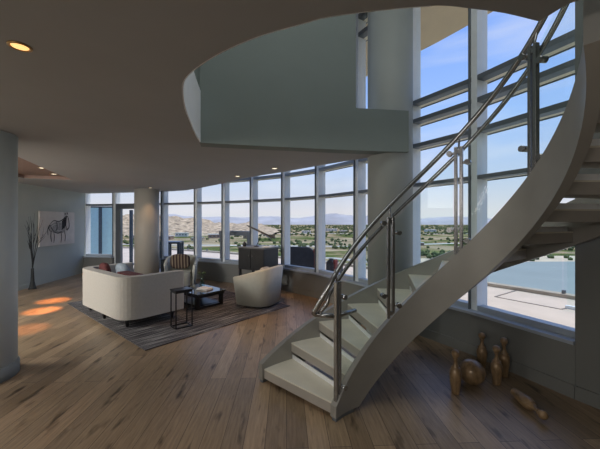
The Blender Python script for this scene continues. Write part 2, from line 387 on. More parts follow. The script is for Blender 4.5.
# roof with a deep overhang
off = []
for i, p in enumerate(FM):
    a_ = Vector(FM[max(0, i - 1)]); b2 = Vector(FM[min(len(FM) - 1, i + 1)]); dd = (b2 - a_).normalized(); nn = Vector((-dd.y, dd.x)); q = Vector(p) + nn * 2.6; off.append((q.x, q.y))
rf = MB(); rf.prism([(-3.4, -3.4), (3.7, -3.4), (3.6, 2.8)] + FM[::-1][:9] + [(-3.4, 9.3)], RH, RH + .3); struct(rf.build('ceiling_upper', M['ceil']))
rf = MB(); rf.prism(FM[2:] + [(4.4, 2.0)] + off[2:][::-1], RH, RH + .35); struct(rf.build('roof_overhang', M['soffit']))

# columns
def column(x, y, r, z1, base=True, mt='column'):
    m = MB(); m.lathe([(r, 0), (r, z1)], 64, Matrix.Translation((x, y, 0)))
    o = m.build('column', M[mt]); struct(o)
    if base:
        m = MB(); m.lathe([(r + .018, 0), (r + .018, .13), (r + .006, .145)], 64, Matrix.Translation((x, y, 0))); m.build('column_base', M['column'], o)
    return o
column(-3.50, 3.35, .335, CH, True, 'columnl')
column(-4.58, 9.28, .34, CH, True, 'columnw')
column(1.345, 4.64, .325, RH)

# recessed downlights
def downlight(x, y, z, r=.055, warm=True, power=0, label='', grp=None, spot=.5, tint=(1, .6, .3)):
    root = empty('downlight', (x, y, z)); tag(root, label, 'ceiling light', grp)
    m = MB(); m.lathe([(r * 1.25, 0), (r * 1.25, -.006), (r, -.008), (r * .9, -.002), (r * .9, 0)], 28); m.build('trim_ring', M['brass'], root)
    m = MB(); m.lathe([(0, -.004), (r * .88, -.004), (r * .88, -.001), (0, -.001)], 24); m.build('lens', M['lamp'] if warm else M['lampw'], root)
    if power:
        l = bpy.data.lights.new('spot_beam', 'SPOT'); l.energy = power; l.spot_size = spot; l.spot_blend = .7; l.color = tint; l.shadow_soft_size = .04
        lo = bpy.data.objects.new('spot_beam', l); C.objects.link(lo); lo.parent = root; lo.location = (0, 0, -.03)
G = 'recessed downlights in the ceiling'
downlight(-1.545, 1.71, CH, .044, True, 15, 'bright amber recessed downlight, the largest, in the ceiling near the left top', G, 1.6)
downlight(-1.32, 6.55, CH, .05, False, 45, 'small recessed downlight in the pale ceiling above the cream tub chair', G, 1.6)
downlight(-.46, 5.6, CH, .05, False, 45, 'small recessed downlight in the pale ceiling nearest the curved window frames', G, 1.6)
downlight(-4.22, 8.75, CH, .05, False, 10, 'small recessed downlight in the ceiling right in front of the far column', G, 1.4)
downlight(-4.95, 5.95, CH + .07, .055, False, 1000, 'middle of the three downlights in the dark ceiling tray', G, .26, (1, .36, .1))
downlight(-5.32, 6.7, CH + .07, .055, False, 1000, 'farthest of the three downlights in the dark ceiling tray', G, .26, (1, .36, .1))
downlight(-4.32, 4.90, CH + .07, .055, False, 1000, 'nearest of the three downlights in the dark ceiling tray, beside the near column', G, .28, (1, .36, .1))


# added fill lights, all out of view, brighten the room; each gets a casing
def panel(x, y, z, sx_, sy_, power, rot, label, tint=(1, .96, .91)):
    r_ = empty('added_fill_light', (x, y, z)); r_.rotation_euler = rot; tag(r_, label, 'ceiling light')
    m = MB(); m.box((0, 0, .03), (sx_ + .06, sy_ + .06, .05)); m.build('fill_housing', M['white'], r_)
    l = bpy.data.lights.new('fill_glow', 'AREA'); l.shape = 'RECTANGLE'; l.size = sx_; l.size_y = sy_; l.energy = power; l.color = tint
    lo = bpy.data.objects.new('fill_glow', l); C.objects.link(lo); lo.parent = r_; lo.location = (0, 0, -.005)
panel(.3, 1.9, RH - .08, 3.2, 2.4, 55, (0, 0, 0), 'large added fill light high above the staircase, outside the picture', (.96, 1, .98))
panel(-2.0, -1.9, 2.35, 2.6, .8, 50, (math.radians(42), 0, math.radians(-22)), 'long added fill light under the lower ceiling behind the viewpoint', (1, .95, .90))
panel(-5.6, .6, 2.4, 1.2, 2.2, 120, (math.radians(25), math.radians(0), 0), 'added fill light under the lower ceiling left of the viewpoint')
panel(-6.0, 3.6, 2.42,   .9, 1.6, 150, (math.radians(40), 0, math.radians(-12)), 'added fill light by the left wall, outside the left picture edge')

# ------------------------------------------------------------------ the spiral staircase
cx, cy, R0, K, Z0, BD, W0, RO, BO = .887, 2.105, .776, .853, 2.189, .413, .061, 1.727, .065
st = empty('spiral_staircase', (.3, 2.7, 0)); tag(st, 'curved steel staircase with cream treads and glass railing rising to the upper floor', 'staircase')
ofs = Vector((.3, 2.7, 0))
def pp(r, deg, z): t_ = math.radians(deg); return Vector((cx + r * math.cos(t_), cy + r * math.sin(t_), z))
def zt(deg): return Z0 - K * math.radians(deg)
def ch(m, name, mt, parent=None, bevel=0):
    return _ch(m, name, mt, parent, bevel)
def _ch(m, name, mt, parent, bevel):
    if parent is None or parent is st: bmesh.ops.translate(m.b, verts=m.b.verts[:], vec=-ofs); return m.build(name, mt, st, bevel)
    bmesh.ops.translate(m.b, verts=m.b.verts[:], vec=-ofs); return m.build(name, mt, parent, bevel)
def helix_band(r0, r1, dtop, dbot, a0, a1, zmin=.034, n=90):
    m = MB(); prev = None
    for i in range(n + 1):
        a_ = a0 + (a1 - a0) * i / n; t_, b2 = zt(a_) + dtop, zt(a_) + dbot
        t_ = max(t_, zmin + .1); b2 = max(b2, zmin)
        ring = [m.b.verts.new(p) for p in (pp(r0, a_, b2), pp(r1, a_, b2), pp(r1, a_, t_), pp(r0, a_, t_))]
        if prev:
            for k in range(4):
                f = m.b.faces.new((prev[k], prev[(k + 1) % 4], ring[(k + 1) % 4], ring[k]))
                f.smooth = False
        else: m.b.faces.new(ring[::-1])
        prev = ring
    m.b.faces.new(prev); return m
A_END = -52
o = _ch(helix_band(R0, R0 + W0, 0, -BD, 138.5, A_END, n=140), 'stringer', M['steel'], None, 0)
for p in o.data.polygons: p.use_smooth = True
o.modifiers.new('edge', 'EDGE_SPLIT').split_angle = math.radians(40)
o = _ch(helix_band(RO, RO + .06, BO, BO - BD, 138.0, A_END, n=140), 'stringer', M['steel'], None, 0)
for p in o.data.polygons: p.use_smooth = True
o.modifiers.new('edge', 'EDGE_SPLIT').split_angle = math.radians(40)
for r_, e_ in ((R0, 121), (RO, 119.5)):  # dark inset plinths stand in for the shadow gap under the stringers
    m = MB(); ring_ = [pp(r_ + .008, 137.6 + (e_ - 137.6) * k / 10, 0) for k in range(11)] + [pp(r_ + .052, e_ + (137.6 - e_) * k / 10, 0) for k in range(11)]
    m.prism([(p.x, p.y) for p in ring_], 0, .036); _ch(m, 'shade_plinth', M['alud'], None, 0)
PH, DL, Z1 = 137.15, 12.347, .144
for i in range(15):
    a_ = PH - i * DL; z = Z1 + i * .1838; m = MB()
    b2 = a_ - 14.6
    r1, r2 = R0 + W0 - .005, RO + .01
    q = [pp(r1, b2, 0), pp(r2, b2, 0)] ; fr_ = [pp(r2, a_, 0), pp(r1, a_, 0)]
    mid_ = pp(r2 * .999, (a_ + b2) / 2, 0)
    poly = [q[0], q[1], mid_, fr_[0], fr_[1]]
    m.mi = 0; m.prism([(p.x, p.y) for p in poly], z - .012, z); m.mi = 1; m.prism([(p.x, p.y) for p in poly], z - .098, z - .0121)
    _ch(m, 'tread', [M['tread'], M['treadside']], None, .003)
    m = MB(); e0, e1 = pp(r1, b2 + 1.6, 0), pp(r2, b2 + 1.6, 0); dv = (e1 - e0).normalized(); nv = Vector((-dv.y, dv.x, 0)) * .006
    m.prism([((e0 - nv).x, (e0 - nv).y), ((e1 - nv).x, (e1 - nv).y), ((e1 + nv).x, (e1 + nv).y), ((e0 + nv).x, (e0 + nv).y)], z - .002, z + .045)
    _ch(m, 'support_bar', M['white'], None, 0)
# hand rails
ts = [150 - (150 + 40) * i / 110 for i in range(111)]
railA = [pp(.84, a_, zt(a_) + 1.04) for a_ in ts]
railB = [pp(.875, a_, zt(a_) + .90) for a_ in ts if a_ < 137]
pz = .885
railB = [Vector((.165, 2.72, pz + .01)), Vector((.185, 2.71, pz + .035)), Vector((.235, 2.70, pz + .10))] + railB
railA = [pp(.80, 134, pz), Vector((.20, 2.70, pz)), Vector((.135, 2.715, pz)), Vector((.120, 2.71, pz + .015)), Vector((.128, 2.70, pz + .04)), Vector((.215, 2.69, pz + .19))] + [p for p, a_ in zip(railA, ts) if a_ < 137]
m = MB(); m.tube(railA, .0215, 12); _ch(m, 'handrail', M['chrome'], None, 0)
m = MB(); m.tube(railB, .0185, 12); _ch(m, 'handrail', M['chrome'], None, 0)
m = MB(); m.tube([pp(.81, 134, pz), Vector((.42, 2.78, pz)), Vector((.51, 2.86, pz))], .019, 12); _ch(m, 'rail_return', M['chrome'], None, 0)
for a_ in (134, 92.4, 50.8, 9.4):
    m = MB(); z0, z1 = zt(a_) - .02, zt(a_) + .93
    if a_ == 134: z0, z1 = .12, zt(a_) + .99
    for s_ in (-1.55, 1.55):
        p = pp(.808, a_ + s_, 0); m.box((p.x, p.y, (z0 + z1) / 2), (.034, .026, z1 - z0), math.radians(a_))
    for z in (z0 + .05, z1 - .04):
        p = pp(.808, a_, 0); m.box((p.x, p.y, z), (.03, .03, .04), math.radians(a_))
    p = pp(.808, a_, 0); m.tube([(p.x, p.y, z1 - .02), (*pp(.84, a_, 0).xy, z1 + .10)], .009, 8)
    po = _ch(m, 'post', M['chrome'], None, .004)
    for zz in (z0 + .17, z1 - .1):
        for s_ in ((1,) if a_ == 134 and 0 else (-1, 1)):
            if a_ == 134 and s_ == 1: continue
            m = MB(); z = zz - s_ * .045 * -1
            m.tube([(*pp(.835, a_ + s_ * 5.2, 0).xy, z), (*pp(.775, a_ + s_ * 5.2, 0).xy, z)], .023, 14)
            m.tube([(*pp(.808, a_ + s_ * 5.2, 0).xy, z), (*pp(.808, a_ + s_ * 1.5, 0).xy, z)], .012, 8)
            _ch(m, 'glass_clamp', M['chrome'], po, 0)
for a0, a1 in ((131, 96), (89.5, 54), (48, 12.5), (6.5, -28)):
    _ch(helix_band(.803, .813, .86, .035, a0, a1, 0, 24), 'glass_panel', M['rail_glass'], None, 0)

# ------------------------------------------------------------------ bowling pins and ball
def pin_profile(h):
    base = [(0, 0), (.036, 0), (.039, .006), (.038, .02), (.042, .05), (.050, .11), (.056, .165), (.056, .19), (.050, .215), (.037, .238), (.034, .243), (.033, .252), (.026, .262), (.018, .285), (.0155, .31), (.017, .322), (.025, .327), (.025, .332), (.018, .337), (.026, .344), (.034, .357), (.0375, .373), (.035, .389), (.027, .401), (.014, .408), (0, .410)]
    k = h / .406; return [(r * (.9 + .1 * k) * 1.0, z * k) for r, z in base]
GP = 'old wooden bowling pins on the floor by the window'
def pin(x, y, h, label, lying=None):
    root = empty('bowling_pin', (x, y, 0)); tag(root, label, 'bowling pin', GP)
    pr = pin_profile(h); nb = [p for p in pr]
    m = MB(); m.lathe(pr, 28); o = m.build('pin_body', M['bronze'], root)
    m = MB(); zc = h * .598; m.lathe([(.033, zc - .008), (.0425, zc - .005), (.0425, zc + .003), (.033, zc + .007)], 28); o2 = m.build('ring', M['bronze'], root)
    if lying is not None:
        for q in (o, o2): q.rotation_euler = (math.radians(88), 0, lying); q.location = (0, 0, .056)
pin(1.545, 3.08, .425, 'upright wooden bowling pin standing left of the wooden ball')
pin(2.13, 3.63, .40, 'upright wooden bowling pin farthest back, behind the ball and close to the wall')
pin(2.06, 3.25, .40, 'upright wooden bowling pin right of the ball, in front of another pin')
pin(2.25, 3.42, .42, 'rightmost upright wooden bowling pin, partly hidden behind the pin before it')
pin(2.075, 3.0, .41, 'wooden bowling pin lying on its side on the floor', math.atan2(-.38, -.02) + PI / 2)
br = empty('bowling_ball', (1.80, 3.25, 0)); tag(br, 'round worn wooden bowling ball among the upright pins', 'ball')
m = MB(); m.ball((0, 0, .128), .128, 32, 20); m.build('ball_body', M['bronze'], br)

# ------------------------------------------------------------------ rug and seating group
Fd = Vector((.645, .764)).normalized(); fang = math.atan2(Fd.y, Fd.x)
m = MB(); m.box((1.425, 1.845, .006), (2.85, 3.69, .012)); rug = m.build('area_rug', M['rug'])
rug.location = (-2.04, 4.09, 0); rug.rotation_euler = (0, 0, fang); tag(rug, 'charcoal and grey striped area rug under the sofa and chairs', 'rug')

def rounded(pts, r, n=8):
    out = []
    for i, p in enumerate(pts):
        a_, b2, c_ = Vector(pts[i - 1]), Vector(p), Vector(pts[(i + 1) % len(pts)])
        rr = r[i] if hasattr(r, '__len__') else r
        if rr <= 0: out.append(tuple(b2)); continue
        u, v = (a_ - b2).normalized(), (c_ - b2).normalized(); ang = u.angle(v); dd = rr / math.tan(ang / 2)
        cc = b2 + (u + v).normalized() * (rr / math.sin(ang / 2)); s0 = b2 + u * dd - cc; s1 = b2 + v * dd - cc
        t0 = math.atan2(s0.y, s0.x); t1 = math.atan2(s1.y, s1.x); df = (t1 - t0 + PI) % (2 * PI) - PI
        for k in range(n + 1): out.append((cc.x + rr * math.cos(t0 + df * k / n), cc.y + rr * math.sin(t0 + df * k / n)))
    return out
# sofa: local x across the back (right to left seen from behind), y forward
so = empty('sofa', (-2.70, 4.74, 0), math.atan2(.79, .61)); tag(so, 'ivory upholstered sofa with wraparound rounded back, seen from behind', 'sofa')
# local frame: +x forward (depth), +y to the left along the back
outer = rounded([(0, 0), (1.04, 0), (1.04, .16), (.16, .16), (.16, 1.82), (.98, 1.82), (.98, 1.98), (0, 1.98)], [.30, .05, .05, .16, .16, .05, .05, .30])
m = MB(); m.prism(outer, .155, .83); m.build('back_shell', M['fabric'], so, .025)
m = MB(); m.prism(rounded([(.10, .12), (1.0, .165), (1.0, 1.815), (.10, 1.86)], .05), .16, .30); m.build('seat_base', M['fabric'], so, .02)
for y0, y1 in ((.17, .985), (.995, 1.81)):
    m = MB(); m.prism(rounded([(.17, y0), (.99, y0), (.99, y1), (.17, y1)], .06), .305, .46); m.build('seat_cushion', M['fabric'], so, .03)
for x, y in ((.15, .22), (.85, .10), (.15, 1.76), (.85, 1.88), (.10, .99)):
    m = MB(); m.tube([(x, y, .014), (x, y, .16)], [.022, .042], 10); m.build('leg', M['black'], so)
def pillow(x, y, z, sx, sy, sz, mt, rz, tilt, label):
    m = MB(); m.ball((0, 0, 0), (sx, sy, sz), 24, 14, None, .62); o = m.build('throw_pillow', mt)
    o.location = (x, y, z); o.rotation_euler = (tilt, 0, rz); tag(o, label, 'pillow')
def sl_(lx, ly): c_, s_ = Vector((.61, .79)), Vector((-.79, .61)); q = Vector((-2.70, 4.74)) + c_ * lx + s_ * ly; return q.x, q.y
sa = math.atan2(.79, .61)
x, y = sl_(.33, 1.56); pillow(x, y, .70, .17, .07, .22, M['red'], sa + PI / 2, -.15, 'dark red throw pillow leaning against the sofa back, left of the blue-grey pillow')
x, y = sl_(.50, 1.17); pillow(x, y, .71, .21, .075, .22, M['blue'], sa + PI / 2, -.25, 'blue-grey throw pillow on the sofa beside the red pillow')
x, y = sl_(.30, .60)
m = MB(); m.prism(rounded([(-.07, -.40), (.12, -.40), (.12, .24), (-.07, .24)], .05), 0, .36); o = m.build('throw_blanket', M['red']); o.location = (x, y, .465); o.rotation_euler = (0, 0, sa)
o.data.materials[0] = M['red']; b = o.modifiers.new('b', 'BEVEL'); b.width = .04; b.segments = 3; tag(o, 'dark red blanket bundled along the inside of the sofa back', 'blanket')

# black side table
sd = empty('side_table', (-1.945, 4.85, 0), math.atan2(.19, .20)); tag(sd, 'tall narrow black metal side table with open frame behind the sofa arm', 'side table')
m = MB(); m.box((.138, .108, .61), (.29, .23, .02)); m.box((.138, .108, .585), (.275, .215, .03)); m.build('tabletop', M['black'], sd, .003)
for x in (.008, .268):
    for y in (.008, .208):
        m = MB(); m.box((x, y, .295), (.016, .016, .56)); m.build('leg', M['black'], sd)
m = MB()
for y in (.008, .208): m.box((.138, y, .022), (.26, .016, .016))
for x in (.008, .268): m.box((x, .108, .022), (.016, .2, .016))
m.build('foot_frame', M['black'], sd)

# coffee table
ct = empty('coffee_table', (-1.95, 5.9, 0), fang); tag(ct, 'low black rectangular coffee table with glossy top in the middle of the rug', 'coffee table')
m = MB(); m.box((.31, .45, .305), (.66, .94, .022)); m.build('tabletop', mat('polished_dark_top', (.05, .055, .06), .06, .0, .9, noise=.05), ct, .004)
m = MB(); m.box((.31, .45, .262), (.62, .90, .05)); m.build('apron', M['black'], ct, .003)
for y in (.07, .83):
    m = MB()
    m.box((.04, y, .13), (.07, .07, .23)); m.box((.58, y, .13), (.07, .07, .23)); m.box((.31, y, .035), (.47, .07, .045)); m.build('leg_frame', M['black'], ct, .003)
m = MB(); m.box((.31, .45, .05), (.5, .7, .03)); m.build('lower_shelf', M['black'], ct, .003)
vs = empty('glass_vase', (-2.07, 6.55, .316)); tag(vs, 'clear glass vase with a few stems standing on the coffee table', 'vase')
m = MB(); m.lathe([(0, 0), (.05, 0), (.055, .02), (.05, .10), (.028, .17), (.035, .2), (.031, .2), (.024, .17), (.045, .10), (.05, .02), (0, .012)], 24); m.build('vessel', M['vaseg'], vs)
m = MB()
for k in range(5):
    a_ = k * 1.3; m.tube([(0, 0, .02), (.01 * math.cos(a_), .01 * math.sin(a_), .18), (.06 * math.cos(a_), .06 * math.sin(a_), .30)], .003, 5); m.ball((.062 * math.cos(a_), .062 * math.sin(a_), .31), (.02, .012, .02), 8, 6)
m.build('stems', M['leaf'], vs)
m = MB(); m.box((0, 0, .01), (.20, .27, .02)); m.box((.006, .005, .03), (.18, .25, .018), .06); o = m.build('reflection_slabs', M['white']); o.location = (-1.95, 6.35, .317); o.rotation_euler = (0, 0, fang + .2); tag(o, 'two white slabs standing in for a window reflection on the coffee table beside the vase', 'window reflection')  # white slabs stand in for the window's reflection on the tabletop

# tub armchairs
def tub_shell(ra, rb, t, z0, zfun, flare, a0=-1, a1=1, n=40, m=None):
    """open shell running round the back from angle a0 to a1 (0 = straight back, -x)"""
    m = m or MB(); prev = None
    for i in range(n + 1):
        s_ = a0 + (a1 - a0) * i / n
        ang = PI + s_; e = .6
        cxx, syy = math.cos(ang), math.sin(ang)
        fx = math.copysign(abs(cxx) ** e, cxx) ; fy = math.copysign(abs(syy) ** e, syy)
        z1 = zfun(s_); ring = []
        for (k, z, tt) in ((1, z0, 0), (1 + flare, z1 - .015, 0), (1 + flare, z1, .02), (1 + flare, z1, t - .02), (1 + flare, z1 - .015, t), (1, z0, t)):
            ring.append(m.b.verts.new(((ra * k - tt) * fx, (rb * k - tt) * fy, z)))
        if prev:
            for k in range(len(ring)):
                kk = (k + 1) % len(ring); f = m.b.faces.new((prev[k], prev[kk], ring[kk], ring[k])); f.smooth = k in (0, 4)
        else: m.b.faces.new(ring[::-1])
        prev = ring
    m.b.faces.new(prev); return m
def tub_chair(x, y, rz, label, mt, hb=.80, ha=.60, gr='upholstered tub armchairs'):
    ac = empty('tub_armchair', (x, y, .012), rz); tag(ac, label, 'armchair', gr)
    def zf(s_): c_ = math.cos(s_); q = (1 - math.copysign(abs(c_) ** .6, c_)) / 1.65; return hb - (hb - ha) * min(1, q)
    tub_shell(.405, .40, .08, .045, zf, .16, -2.15, 2.15).build('back_shell', mt, ac, 0)
    m = MB(); m.prism(rounded([(-.30, -.30), (.36, -.29), (.36, .29), (-.30, .30)], .12), .05, .28); m.build('seat_base', mt, ac, .015)
    m = MB(); m.prism(rounded([(-.28, -.285), (.38, -.28), (.38, .28), (-.28, .285)], .10), .285, .42); m.build('seat_cushion', mt, ac, .03)
    m = MB(); m.lathe([(0, 0), (.26, 0), (.26, .045), (0, .045)], 32); m.build('swivel_base', M['black'], ac)
    return ac
tub_chair(-.87, 6.42, math.radians(157), 'cream tub armchair standing alone at the right edge of the rug, back to the stairs', M['fabric2'])
tub_chair(-3.12, 8.15, math.radians(-75), 'pale tub armchair beyond the rug by the windows, holding a striped pillow', M['fabric2'], .84, .62).scale = (.9, .88, .95)
m = MB(); m.ball((0, 0, 0), (.25, .07, .20), 24, 14, None, .6); o = m.build('striped_pillow', M['stripe']); o.location = (-3.13, 8.1, .67); o.rotation_euler = (math.radians(14), 0, math.radians(12)); tag(o, 'brown and tan striped pillow leaning in the far armchair', 'pillow')
m = MB(); m.ball((0, 0, 0), (.18, .07, .17), 24, 14, None, .6); o = m.build('grey_pillow', M['grey']); o.location = (-.70, 6.36, .61); o.rotation_euler = (math.radians(12), 0, math.radians(247)); tag(o, 'small grey pillow leaning inside the cream tub armchair', 'pillow')

# charcoal cabinet with the aeroplane model
cb = empty('bar_cabinet', (-.807, 6.98, 0), math.atan2(.55, -.83) ); tag(cb, 'charcoal cabinet on tall legs in front of the windows, under the model aeroplane', 'cabinet')
# local x runs from the near corner to the left corner, y (negative) away from the camera
m = MB(); m.box((.40, -.26, 1.10), (.84, .56, .035)); m.build('cabinet_top', mat('grey_cabinet_top', (.22, .24, .26), .35, noise=.05), cb, .003)
m = MB(); m.box((.40, -.26, .83), (.80, .52, .50)); m.build('body', M['char'], cb, .004)
for x in (.01, .405):
    m = MB(); m.box((x + .192, .008, .83), (.375, .018, .46)); d_ = m.build('door', M['char'], cb, .002)
    m = MB(); m.tube([(x + (.34 if x < .1 else .05), .022, .86), (x + (.34 if x < .1 else .05), .022, .95)], .006, 8); m.build('handle', M['chrome'], d_)
for x in (.03, .77):
    for y in (-.03, -.49):
        m = MB(); m.box((x, y, .30), (.05, .05, .60)); m.build('leg', M['char'], cb, .003)
m = MB(); m.box((.40, -.26, .25), (.72, .46, .03)); m.build('lower_shelf', M['char'], cb)
# aeroplane model (slender delta-winged jet, nose up to the left)
ap = empty('model_airplane', (-1.03, 7.36, 1.118)); tag(ap, 'grey delta-wing model airplane on a stand, nose raised to the left', 'model airplane')
ax0 = Vector((-.27, .08, .515)); ax1 = Vector((.46, -.14, .19)); D = ax1 - ax0
m = MB(); m.tube([ax0 + D * t for t in (0, .06, .15, .3, .6, .85, 1)], [.004, .010, .018, .022, .022, .018, .005], 12); m.build('fuselage', M['plate'], ap)
U = Vector((D.x, D.y, 0)).normalized(); SD = Vector((-U.y, U.x, 0)); UPN = D.normalized().cross(SD) * -1
for s_ in (-1, 1):
    m = MB(); pl = [ax0 + D * .28, ax0 + D * .55 + SD * s_ * .055, ax0 + D * .86 + SD * s_ * .17, ax0 + D * .93 + SD * s_ * .17, ax0 + D * .90]
    a8 = [p - Vector((0, 0, .012)) for p in pl]; b8 = [p - Vector((0, 0, .004)) for p in pl]
    va = [m.b.verts.new(p) for p in a8]; vb = [m.b.verts.new(p) for p in b8]
    m.b.faces.new(va[::-1]); m.b.faces.new(vb)
    for k in range(5): m.b.faces.new((va[k], va[(k + 1) % 5], vb[(k + 1) % 5], vb[k]))
    m.build('wing', M['plate'], ap)
m = MB(); pl = [ax0 + D * .74, ax0 + D * .92 + Vector((0, 0, .08)), ax0 + D * .99 + Vector((0, 0, .075)), ax0 + D * .97]
va = [m.b.verts.new(p - SD * .004) for p in pl]; vb = [m.b.verts.new(p + SD * .004) for p in pl]
m.b.faces.new(va[::-1]); m.b.faces.new(vb)
for k in range(4): m.b.faces.new((va[k], va[(k + 1) % 4], vb[(k + 1) % 4], vb[k]))
m.build('tail_fin', M['plate'], ap)
m = MB(); m.lathe([(0, 0), (.07, 0), (.065, .012), (.015, .02), (.012, .02), (0, .02)], 24); q = ax0 + D * .55; m.tube([(0, 0, .015), (q.x, q.y, q.z - .015)], .008, 10); m.build('stand', M['black'], ap)
m = MB(); m.box((0, 0, .008), (.24, .30, .016)); m.box((0, 0, .018), (.20, .26, .006)); o = m.build('serving_tray', M['white'], None, .004); o.location = (-.70, 7.20, 1.118); o.rotation_euler = (0, 0, math.atan2(.55, -.83)); tag(o, 'flat pale tray lying on the cabinet beside the model airplane', 'tray')
m = MB(); m.lathe([(0, 0), (.04, 0), (.055, .05), (.03, .09), (.012, .10), (.012, .12), (0, .12)], 20); o = m.build('small_jar', M['char']); o.location = (-1.33, 7.44, 1.118); tag(o, 'small dark jar on the left end of the cabinet top', 'jar')

# painting of a horse on the left wall and bundle of branches
pa = Vector((-7.055, 8.33, 1.03)); pb = Vector((-7.20, 9.82, 1.03)); pd = (pb - pa); pl_ = pd.length
pt = empty('horse_painting', pa, math.atan2(pd.y, pd.x)); tag(pt, 'wide pale canvas with a black sketched horse on the left wall', 'painting')
pt.location = (-7.015, 8.33, 1.03)
m = MB(); m.box((pl_ / 2, 0, .485), (pl_, .035, .97)); m.build('canvas', M['canvas'], pt, .003)
def stroke(mb, pts, w, y=-.0205):
    pts = [(.30 + (x - .4) * 1.2, .02 + z * .98) for x, z in pts]; w *= 1.15
    P_ = catmull([(x, 0, z) for x, z in pts], 6); n = len(P_)
    for i in range(n - 1):
        a_, b2 = P_[i], P_[i + 1]; d2 = (b2 - a_)
        if d2.length < 1e-5: continue
        d2.normalize(); nn = Vector((-d2.z, 0, d2.x)); f0 = 1 - abs(2 * i / (n - 1) - 1) ** 3 * .7; f1 = 1 - abs(2 * (i + 1) / (n - 1) - 1) ** 3 * .7
        q = [a_ - nn * w * f0, b2 - nn * w * f1, b2 + nn * w * f1, a_ + nn * w * f0]
        mb.poly([(p.x, y, p.z) for p in q])
m = MB()
stroke(m, [(.50, .55), (.62, .62), (.80, .62), (.95, .58), (1.0, .42), (.85, .36), (.65, .38), (.52, .42), (.50, .55)], .035); stroke(m, [(.55, .5), (.75, .5), (.95, .48)], .075)
m.build('horse_wash', M['inkg'], pt, solid=False)
m = MB(); y2 = -.0225
for s_ in ([(.48, .60), (.60, .70), (.78, .68), (.92, .74), (1.02, .84)], [(.48, .60), (.44, .48), (.50, .38)], [(.52, .42), (.50, .25), (.53, .08)], [(.60, .38), (.62, .22), (.60, .05)], [(.86, .38), (.88, .2), (.85, .04)], [(.98, .40), (1.02, .22), (1.0, .06)], [(.60, .38), (.75, .33), (.88, .38)], [(1.02, .84), (1.10, .84), (1.15, .72), (1.17, .54), (1.12, .44), (1.06, .50), (1.03, .64)], [(1.12, .44), (1.09, .41), (1.05, .46)], [(.70, .68), (.72, .5), (.66, .38)], [(.48, .58), (.55, .45), (.62, .38)], [(.46, .58), (.40, .45), (.41, .28)]):
    stroke(m, s_, .013, y2)
m.build('horse_sketch', M['ink'], pt, solid=False)
m = MB()
for k in range(9): t_ = k / 8; stroke(m, [(.90 + .17 * t_, .70 + .16 * t_), (.92 + .12 * t_, .60 + .1 * t_), (.90 + .14 * t_ + .02 * math.sin(k * 2), .42 + .10 * t_)], .024, y2 - .0005)
m.build('mane_sketch', M['ink'], pt, solid=False)
for e_ in ([(1.08, .90), (1.09, .96), (1.12, .88)], [(1.0, .86), (1.01, .94), (1.05, .87)]):
    m = MB(); stroke(m, e_, .012, y2); m.build('ear_sketch', M['ink'], pt, solid=False)

bb = empty('branch_bundle', (-6.80, 7.88, 0)); tag(bb, 'tall bundle of dark bare branches standing against the left wall', 'branches')
m = MB(); m.lathe([(0, 0), (.085, 0), (.07, .04), (.042, .2), (.032, .42), (.03, .52), (.022, .52), (.02, .5), (0, .48)], 20); m.build('vase', M['bark'], bb)
m = MB(); rnd = random.Random(3)
for k in range(12):
    a_ = rnd.uniform(0, 2 * PI); sp_ = rnd.uniform(.06, .34); hh = rnd.uniform(1.25, 1.93)
    ddx, ddy = math.cos(a_) * sp_ * .35, math.sin(a_) * sp_
    pts_ = [(0, 0, .45), (ddx * .15, ddy * .15, .75), (ddx * .5 + rnd.uniform(-.01, .01), ddy * .5, 1.15), (ddx * .8, ddy * .8 + rnd.uniform(-.02, .02), hh * .8), (ddx, ddy, hh)]
    cp = catmull(pts_, 4); m.tube(cp, [.011 * (1 - .8 * i / (len(cp) - 1)) for i in range(len(cp))], 5)
    for j in (2, 3):
        b0 = Vector(pts_[j]); e_ = b0 + Vector((ddx * .3, ddy * .6 + rnd.uniform(-.08, .08), rnd.uniform(.15, .3))); m.tube([b0, (b0 + e_) / 2 + Vector((0, .01, 0)), e_], [.006, .004, .002], 4)
m.build('twigs', M['bark'], bb)

# ------------------------------------------------------------------ terrace outside
edge = [(-16, 22), (-8, 19.2), (-4, 17.0), (0, 14.1), (3, 11.0), (5.06, 8.5), (6.04, 7.12), (8.6, 3.2), (9.0, -4)]
m = MB(); m.prism([(x + .14, y + .16) if i else (x - 3, y + .2) for i, (x, y) in enumerate(FM)] + [(3.7, 3.1), (3.7, -4)] + edge[::-1] + [(-16, 10.7)], -.3, -.02); tr = struct(m.build('terrace_floor', M['terrace']))
m = MB(); m.strip(edge, -.12, .12, -.02, .06); struct(m.build('terrace_curb', M['curb']))
m = MB()
for p0, p1 in (((5.56, 7.87), (4.48, 7.12)), ((4.48, 7.12), (5.14, 6.1)), ((5.14, 6.1), (6.3, 6.6))):
    m.strip([p0, p1], -.02, .02, -.02, -.012)
struct(m.build('terrace_joint', M['joint']))
rl = empty('terrace_railing', (0, 14.1, .06)); tag(rl, 'frameless glass railing along the edge of the outdoor terrace', 'railing')
o0 = Vector((0, 14.1, .06))
for i in range(1, len(edge) - 1):
    a_, b2 = Vector(edge[i]), Vector(edge[i + 1]); L = (b2 - a_).length; nseg = max(1, round(L / 1.8))
    for k in range(nseg):
        p0 = a_ + (b2 - a_) * (k + .01) / nseg; p1 = a_ + (b2 - a_) * (k + .99) / nseg; m = MB()
        m.strip([tuple(p0), tuple(p1)], -.006, .006, .06, 1.07); bmesh.ops.translate(m.b, verts=m.b.verts[:], vec=-o0); m.build('glass_panel', M['rail_glass'], rl)
        m = MB(); m.box((p0.x, p0.y, .10), (.06, .08, .08), math.atan2((b2 - a_).y, (b2 - a_).x)); bmesh.ops.translate(m.b, verts=m.b.verts[:], vec=-o0); m.build('shoe', M['alud'], rl)
